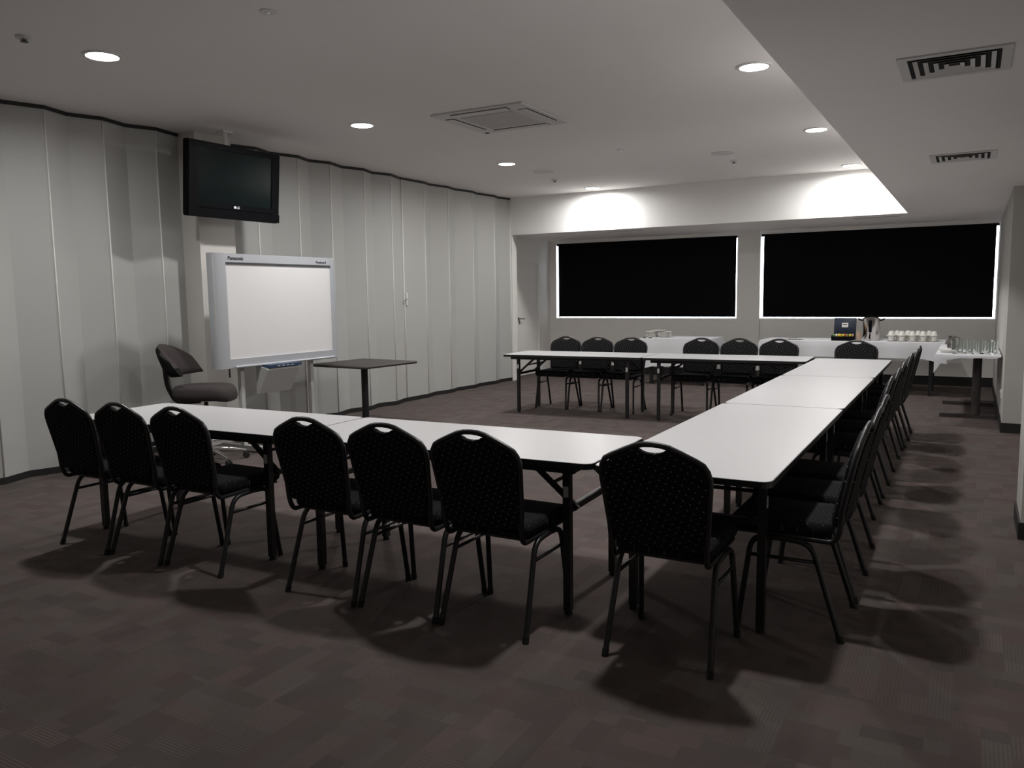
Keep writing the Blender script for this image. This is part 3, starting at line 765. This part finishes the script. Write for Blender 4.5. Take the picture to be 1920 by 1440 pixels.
# ================================================================== BUFFET
def cloth_table(name_t, label_t, label_c, x0, x1, y0, y1, h, hem, groupc):
    """a plain trestle table and the cloth that hangs over it"""
    t = thing('trestle_table', label_t, 'table', ((x0 + x1) / 2, (y0 + y1) / 2, 0), 0, 'buffet tables')
    hw, hd = (x1 - x0) / 2, (y1 - y0) / 2
    MB().box(-hw + 0.01, hw - 0.01, -hd + 0.01, hd - 0.01, h - 0.03, h - 0.004).build('tabletop', 'wood', t)
    for sx in (-1, 1):
        for sy in (-1, 1): MB().tube([(sx * (hw - 0.16), sy * (hd - 0.12), 0), (sx * (hw - 0.16), sy * (hd - 0.12), h - 0.03)], 0.024, square=True).build('leg', 'steel_black', t)
        MB().tube([(sx * (hw - 0.16), -hd + 0.12, 0.3), (sx * (hw - 0.16), hd - 0.12, 0.3)], 0.014, square=True).build('cross_rail', 'steel_black', t)
    # the cloth: top sheet plus a hanging skirt with soft folds
    per = []
    step = 0.045
    def run(xa, ya, xb, yb):
        L_ = math.hypot(xb - xa, yb - ya); n = max(2, int(L_ / step))
        for k in range(n): per.append((xa + (xb - xa) * k / n, ya + (yb - ya) * k / n))
    run(-hw, -hd, hw, -hd); run(hw, -hd, hw, hd); run(hw, hd, -hw, hd); run(-hw, hd, -hw, -hd)
    n = len(per); vs = [(x, y, h) for x, y in per]; rows = 5; fs = [tuple(range(n))]
    rng = random.Random(int(x0 * 100))
    ph = rng.random() * 6
    for r in range(1, rows + 1):
        tt = r / rows
        for k, (x, y) in enumerate(per):
            q = math.hypot(x, y); amp = 0.012 * tt * (sin(k * 0.55 + ph) + 0.6 * sin(k * 0.23 + 2 * ph)) + 0.008
            ox = (1 if x > hw - 1e-6 else -1 if x < -hw + 1e-6 else 0); oy = (1 if y > hd - 1e-6 else -1 if y < -hd + 1e-6 else 0)
            cor = max(0, 1 - min(abs(abs(x) - hw) + abs(abs(y) - hd), 0.25) / 0.25)
            vs.append((x + ox * (amp + 0.02 * cor * tt), y + oy * (amp + 0.02 * cor * tt), h - (h - hem) * tt - 0.10 * cor * tt * (0.6 if y < 0 else 0.3)))
        for k in range(n): fs.append(((r - 1) * n + k, (r - 1) * n + (k + 1) % n, r * n + (k + 1) % n, r * n + k))
    m = MB(); m.add(vs, fs, True)
    c = m.build('tablecloth', 'cloth'); c.location = ((x0 + x1) / 2, (y0 + y1) / 2, 0)
    tag(c, label_c, 'tablecloth', groupc)
    return t
GC = 'white cloths on the buffet'
BT = 0.742
cloth_table('', 'buffet table under the white cloth that carries the stacked plates', 'white tablecloth under the stacked plates, below the window by the bay door', -4.66, -3.50, 12.36, 13.10, BT, 0.30, GC)
cloth_table('', 'long buffet table under the white cloth that carries cups and urn', 'long white tablecloth under the urn, tea box and cups', -2.75, -0.30, 12.30, 13.15, BT, 0.52, GC)
BZ = BT + 0.001

# glasses table on two pedestals
gt = thing('pedestal_table', 'narrow glasses table on two dark pedestals against the end wall', 'table', (-0.02, 11.08, 0), 0, 'buffet tables')
MB().box(-0.31, 0.31, -0.93, 0.93, BT - 0.035, BT - 0.005).build('tabletop', 'wood', gt)
for yy in (-0.60, 0.55):
    MB().tube([(0.10, yy, 0.04), (0.10, yy, BT - 0.035)], 0.045, 14).build('column', 'wood', gt)
    MB().prism([(-0.26, yy - 0.035), (0.29, yy - 0.035), (0.29, yy + 0.035), (-0.26, yy + 0.035)], 0, 0.045).build('foot', 'wood', gt)
cl = MB(); hw, hd = 0.315, 0.935
per = []; 
for k in range(16): per.append((-hw + 2 * hw * k / 16, -hd))
for k in range(24): per.append((hw, -hd + 2 * hd * k / 24))
for k in range(16): per.append((hw - 2 * hw * k / 16, hd))
for k in range(24): per.append((-hw, hd - 2 * hd * k / 24))
n = len(per); vs = [(x, y, BT) for x, y in per]; fs = [tuple(range(n))]
for r in (1, 2, 3):
    tt = r / 3
    for k, (x, y) in enumerate(per):
        left = max(0, 1 - (x + hw) / 0.07); fr_ = 1 if y < -hd + 1e-6 else 0
        drop_ = 0.035 + (0.035 * max(0, 1 - (x + hw) / 0.28) * fr_) + 0.14 * left * (1 if y < -hd + 0.12 else 0.25)
        if x > hw - 1e-6: drop_ = 0.02
        ox = -1 if x < -hw + 1e-6 else 0; oy = -1 if fr_ else (1 if y > hd - 1e-6 else 0)
        vs.append((x + ox * 0.012, y + oy * 0.012, BT - drop_ * tt + 0.004 * sin(k * 1.3) * tt))
    for k in range(n): fs.append(((r - 1) * n + k, (r - 1) * n + (k + 1) % n, r * n + (k + 1) % n, r * n + k))
c = cl.add(vs, fs, True).build('tablecloth', 'cloth'); c.location = (-0.02, 11.08, 0)
tag(c, 'small white tablecloth with one hanging corner, under the drinking glasses', 'tablecloth', GC)

# stacks of plates
def plate(x, y, z, r, label, group, name='plate'):
    o = MB().lathe([(0.0, 0.0), (r * 0.6, 0.0), (r * 0.68, 0.004), (r, 0.016), (r, 0.019), (r * 0.66, 0.0085), (0.0, 0.005)], 24).build(name, 'china')
    o.location = (x, y, z); return tag(o, label, name, group)
pm = None
for sx, word in ((-4.575, 'stack nearer the bay door'), (-4.355, 'stack farther from the bay door')):
    for k in range(7):
        z = BZ + k * 0.0125
        lab = 'white plate in the %s on the cloth covered buffet' % word
        if pm is None: pm = plate(sx, 12.72, z, 0.105, lab, 'stacked white plates')
        else:
            o = pm.copy(); COL.objects.link(o); o.location = (sx, 12.72, z); o['label'] = lab
o = plate(-4.47, 12.72, BZ + 7 * 0.0125 + 0.009, 0.115, 'single white plate bridging the top of both plate stacks', 'top plate'); del o['group']
for k in range(4):
    nm = MB().rbox(-0.016, 0.016, -0.08, 0.08, 0, 0.012, 0.005, 2).build('napkin_roll', 'black_plastic' if k % 2 == 0 else 'china')
    nm.location = (-4.60 + 0.05 * k, 12.46, BZ)
    tag(nm, ('black' if k % 2 == 0 else 'white') + ' rolled napkin lying before the plate stacks', 'napkin', ('black' if k % 2 == 0 else 'white') + ' rolled napkins')

# papers and a plate at the near end of the long buffet
o = plate(-2.30, 12.62, BZ, 0.13, 'flat white plate alone near the end of the long buffet', 'lone plate'); del o['group']
sp = thing('teaspoon', 'dark teaspoon lying on the lone plate of the buffet', 'spoon', (-2.30, 12.60, BZ + 0.02), 0.4)
MB().tube([(-0.09, 0, 0.002), (0.04, 0, 0.004)], 0.004, 6).build('spoon_handle', 'brass', sp)
MB().rbox(0.035, 0.085, -0.016, 0.016, 0.0, 0.008, 0.004, 2).build('spoon_bowl', 'brass', sp)
o = MB().rbox(-0.10, 0.10, -0.06, 0.06, 0, 0.012, 0.004, 2).build('napkin_pile', 'china'); o.location = (-2.00, 12.58, BZ); tag(o, 'small white pile of napkins beside the tea box', 'napkins')

# tea box with open lid
tb = thing('tea_box', 'open black tea box with upright lid and coloured sachets', 'tea box', (-1.605, 12.55, BZ))
MB().box(-0.155, 0.155, -0.11, 0.11, 0, 0.012).box(-0.155, 0.155, -0.11, -0.10, 0.012, 0.06).box(-0.155, 0.155, 0.10, 0.11, 0.012, 0.09).box(-0.155, -0.145, -0.10, 0.10, 0.012, 0.075).box(0.145, 0.155, -0.10, 0.10, 0.012, 0.075).build('tray', 'black_plastic', tb)
MB().rbox(-0.15, 0.15, 0.0, 0.02, 0.0, 0.24, 0.006, 2).xform(Matrix.Translation((0.0, 0.10, 0.085)) @ Matrix.Rotation(radians(-6), 4, 'X')).build('lid', 'navy', tb)
lb = MB().box(-0.042, 0.042, -0.004, -0.001, 0.10, 0.165).xform(Matrix.Translation((0.0, 0.10, 0.085)) @ Matrix.Rotation(radians(-6), 4, 'X')).build('lid_label', 'china', tb)
MB().box(-0.028, 0.028, -0.0055, -0.004, 0.134, 0.148).xform(Matrix.Translation((0.0, 0.10, 0.085)) @ Matrix.Rotation(radians(-6), 4, 'X')).build('label_print', 'ink', tb)
cols = ['green', 'cream', 'yellow', 'yellow', 'yellow', 'red', 'green', 'yellow', 'brown']
for k in range(9):
    s_ = MB().box(-0.013, 0.013, -0.03, 0.03, 0, 0.055).build('tea_sachet', cols[k])
    s_.location = (-1.605 - 0.125 + 0.031 * k, 12.53 + 0.03 * ((k % 3) - 1), BZ + 0.013 + 0.02); s_.rotation_euler = (radians(14 + 8 * (k % 3)), 0, 0)
    tag(s_, '%s tea sachet standing in the open tea box' % cols[k], 'sachet', '%s sachets in the tea box' % cols[k])

# urn
ur = thing('hot_water_urn', 'tall stainless steel hot water urn on the buffet', 'urn', (-1.255, 12.66, BZ))
MB().lathe([(0, 0), (0.105, 0), (0.105, 0.02), (0.115, 0.03), (0.115, 0.31), (0.118, 0.318), (0.0, 0.318)], 32).build('body', 'urn', ur)
MB().lathe([(0.0, 0.318), (0.11, 0.318), (0.09, 0.335), (0.03, 0.342), (0.0, 0.342)], 28).build('lid', 'urn', ur)
MB().lathe([(0.0, 0.342), (0.014, 0.342), (0.02, 0.36), (0.0, 0.365)], 14).build('lid_knob', 'black_plastic', ur)
MB().tube([(0, -0.11, 0.07), (0, -0.165, 0.07), (0, -0.165, 0.03)], 0.010, 8).tube([(0, -0.155, 0.07), (0, -0.155, 0.11)], 0.007, 6).build('tap', 'black_plastic', ur)
for sx in (-1, 1):
    MB().tube(fillet([(sx * 0.11, 0, 0.285), (sx * 0.165, 0, 0.30), (sx * 0.165, 0, 0.315)], 0.02), 0.010, 8).build('handle', 'black_plastic', ur)
MB().box(-0.022, 0.022, -0.118, -0.112, 0.12, 0.29).build('level_gauge', 'black_plastic', ur)
sg = MB().lathe([(0, 0), (0.038, 0), (0.04, 0.10), (0.03, 0.115), (0.03, 0.135), (0, 0.135)], 18).build('sugar_jar', 'brown'); sg.location = (-1.40, 12.50, BZ)
tag(sg, 'small brown jar standing between the tea box and the urn', 'jar')

# cups and saucers
def cup_mesh(inv):
    pr_ = [(0.0, 0.0), (0.024, 0.0), (0.026, 0.004), (0.036, 0.03), (0.041, 0.062), (0.0385, 0.062), (0.033, 0.03), (0.022, 0.008), (0.0, 0.006)]
    m = MB().lathe(pr_, 18)
    m2 = MB().tube(fillet([(0.036, 0, 0.05), (0.062, 0, 0.048), (0.058, 0, 0.02), (0.033, 0, 0.018)], 0.012, 3), 0.0035, 6)
    if inv:
        for q in (m, m2): q.v = [(x, -y, 0.062 - z) for x, y, z in q.v]
    return m, m2
def make_cup(inv):
    t = thing('cup', '', 'cup'); a_, b_ = cup_mesh(inv); a_.build('bowl', 'china', t); b_.build('handle', 'china', t); return t
upc, inc = make_cup(False), make_cup(True)
sc_ = MB().lathe([(0, 0), (0.035, 0), (0.040, 0.003), (0.068, 0.014), (0.068, 0.017), (0.036, 0.006), (0, 0.005)], 22).build('saucer', 'china'); tag(sc_, '', 'saucer')
cells = [(-0.98 + 0.0 , 12.55), (-0.845, 12.55), (-0.71, 12.55), (-0.575, 12.55), (-0.44, 12.55), (-0.91, 12.69), (-0.775, 12.69), (-0.64, 12.69), (-0.505, 12.69)]
for k, (x, yy) in enumerate(cells):
    row = 'row nearer the meeting tables' if k < 5 else 'row nearer the window'
    for j in range(4):
        z = BZ + (0, 0.006, 0.0695, 0.0795)[j]
        if j in (0, 2):
            o = sc_ if (k == 0 and j == 0) else sc_.copy()
            if o is not sc_: COL.objects.link(o)
            o.location = (x, yy, z); o['label'] = 'white saucer %s an upright cup, in the china %s' % ('under' if j == 0 else 'on top of', row); o['group'] = ('saucers at table level, ' if j == 0 else 'saucers between cups, ') + row
        else:
            src = upc if j == 1 else inc
            if k == 0: o = src; o.location = (x, yy, z)
            else: o = dup(src, (x, yy, z), rz=0.5 * k)
            o['label'] = ('white cup standing upright between two saucers, in the china ' if j == 1 else 'white cup turned upside down on a saucer, in the china ') + row
            o['group'] = ('upright cups, ' if j == 1 else 'upturned cups, ') + row

# drinking glasses, jug and dish on the small table
gl = thing('drinking_glass', '', 'glass')
MB().lathe([(0.0, 0.0), (0.027, 0.0), (0.029, 0.004), (0.036, 0.14), (0.0335, 0.14), (0.0265, 0.014), (0.0, 0.012)], 20).build('tumbler', 'glass', gl)
gp = [(-0.155, 10.30), (-0.06, 10.36), (0.03, 10.28), (0.11, 10.35), (0.20, 10.28), (-0.10, 10.52), (0.0, 10.56), (0.09, 10.50), (0.18, 10.56), (0.24, 10.45)]
for k, (x, yy) in enumerate(gp):
    o = gl if k == 0 else dup(gl, (x, yy, BZ)); o.location = (x, yy, BZ)
    o['label'] = 'clear drinking glass standing among others on the small white cloth'; o['group'] = 'drinking glasses on the small table'
ds_ = MB().lathe([(0.0, 0.0), (0.06, 0.0), (0.065, 0.004), (0.095, 0.03), (0.095, 0.034), (0.06, 0.010), (0.0, 0.008)], 26).build('serving_dish', 'china'); ds_.location = (-0.225, 10.50, BZ)
tag(ds_, 'shallow white dish at the edge of the glasses table', 'dish')
jg = thing('water_jug', 'small grey metal jug behind the drinking glasses', 'jug', (-0.20, 11.25, BZ))
MB().lathe([(0, 0), (0.045, 0), (0.052, 0.02), (0.045, 0.09), (0.035, 0.12), (0.042, 0.15), (0.039, 0.15), (0.032, 0.12), (0.0, 0.03)], 20).build('jug_body', 'brass', jg)
MB().tube(fillet([(0.04, 0, 0.135), (0.085, 0, 0.13), (0.08, 0, 0.05), (0.048, 0, 0.04)], 0.02, 4), 0.005, 6).build('handle', 'brass', jg)
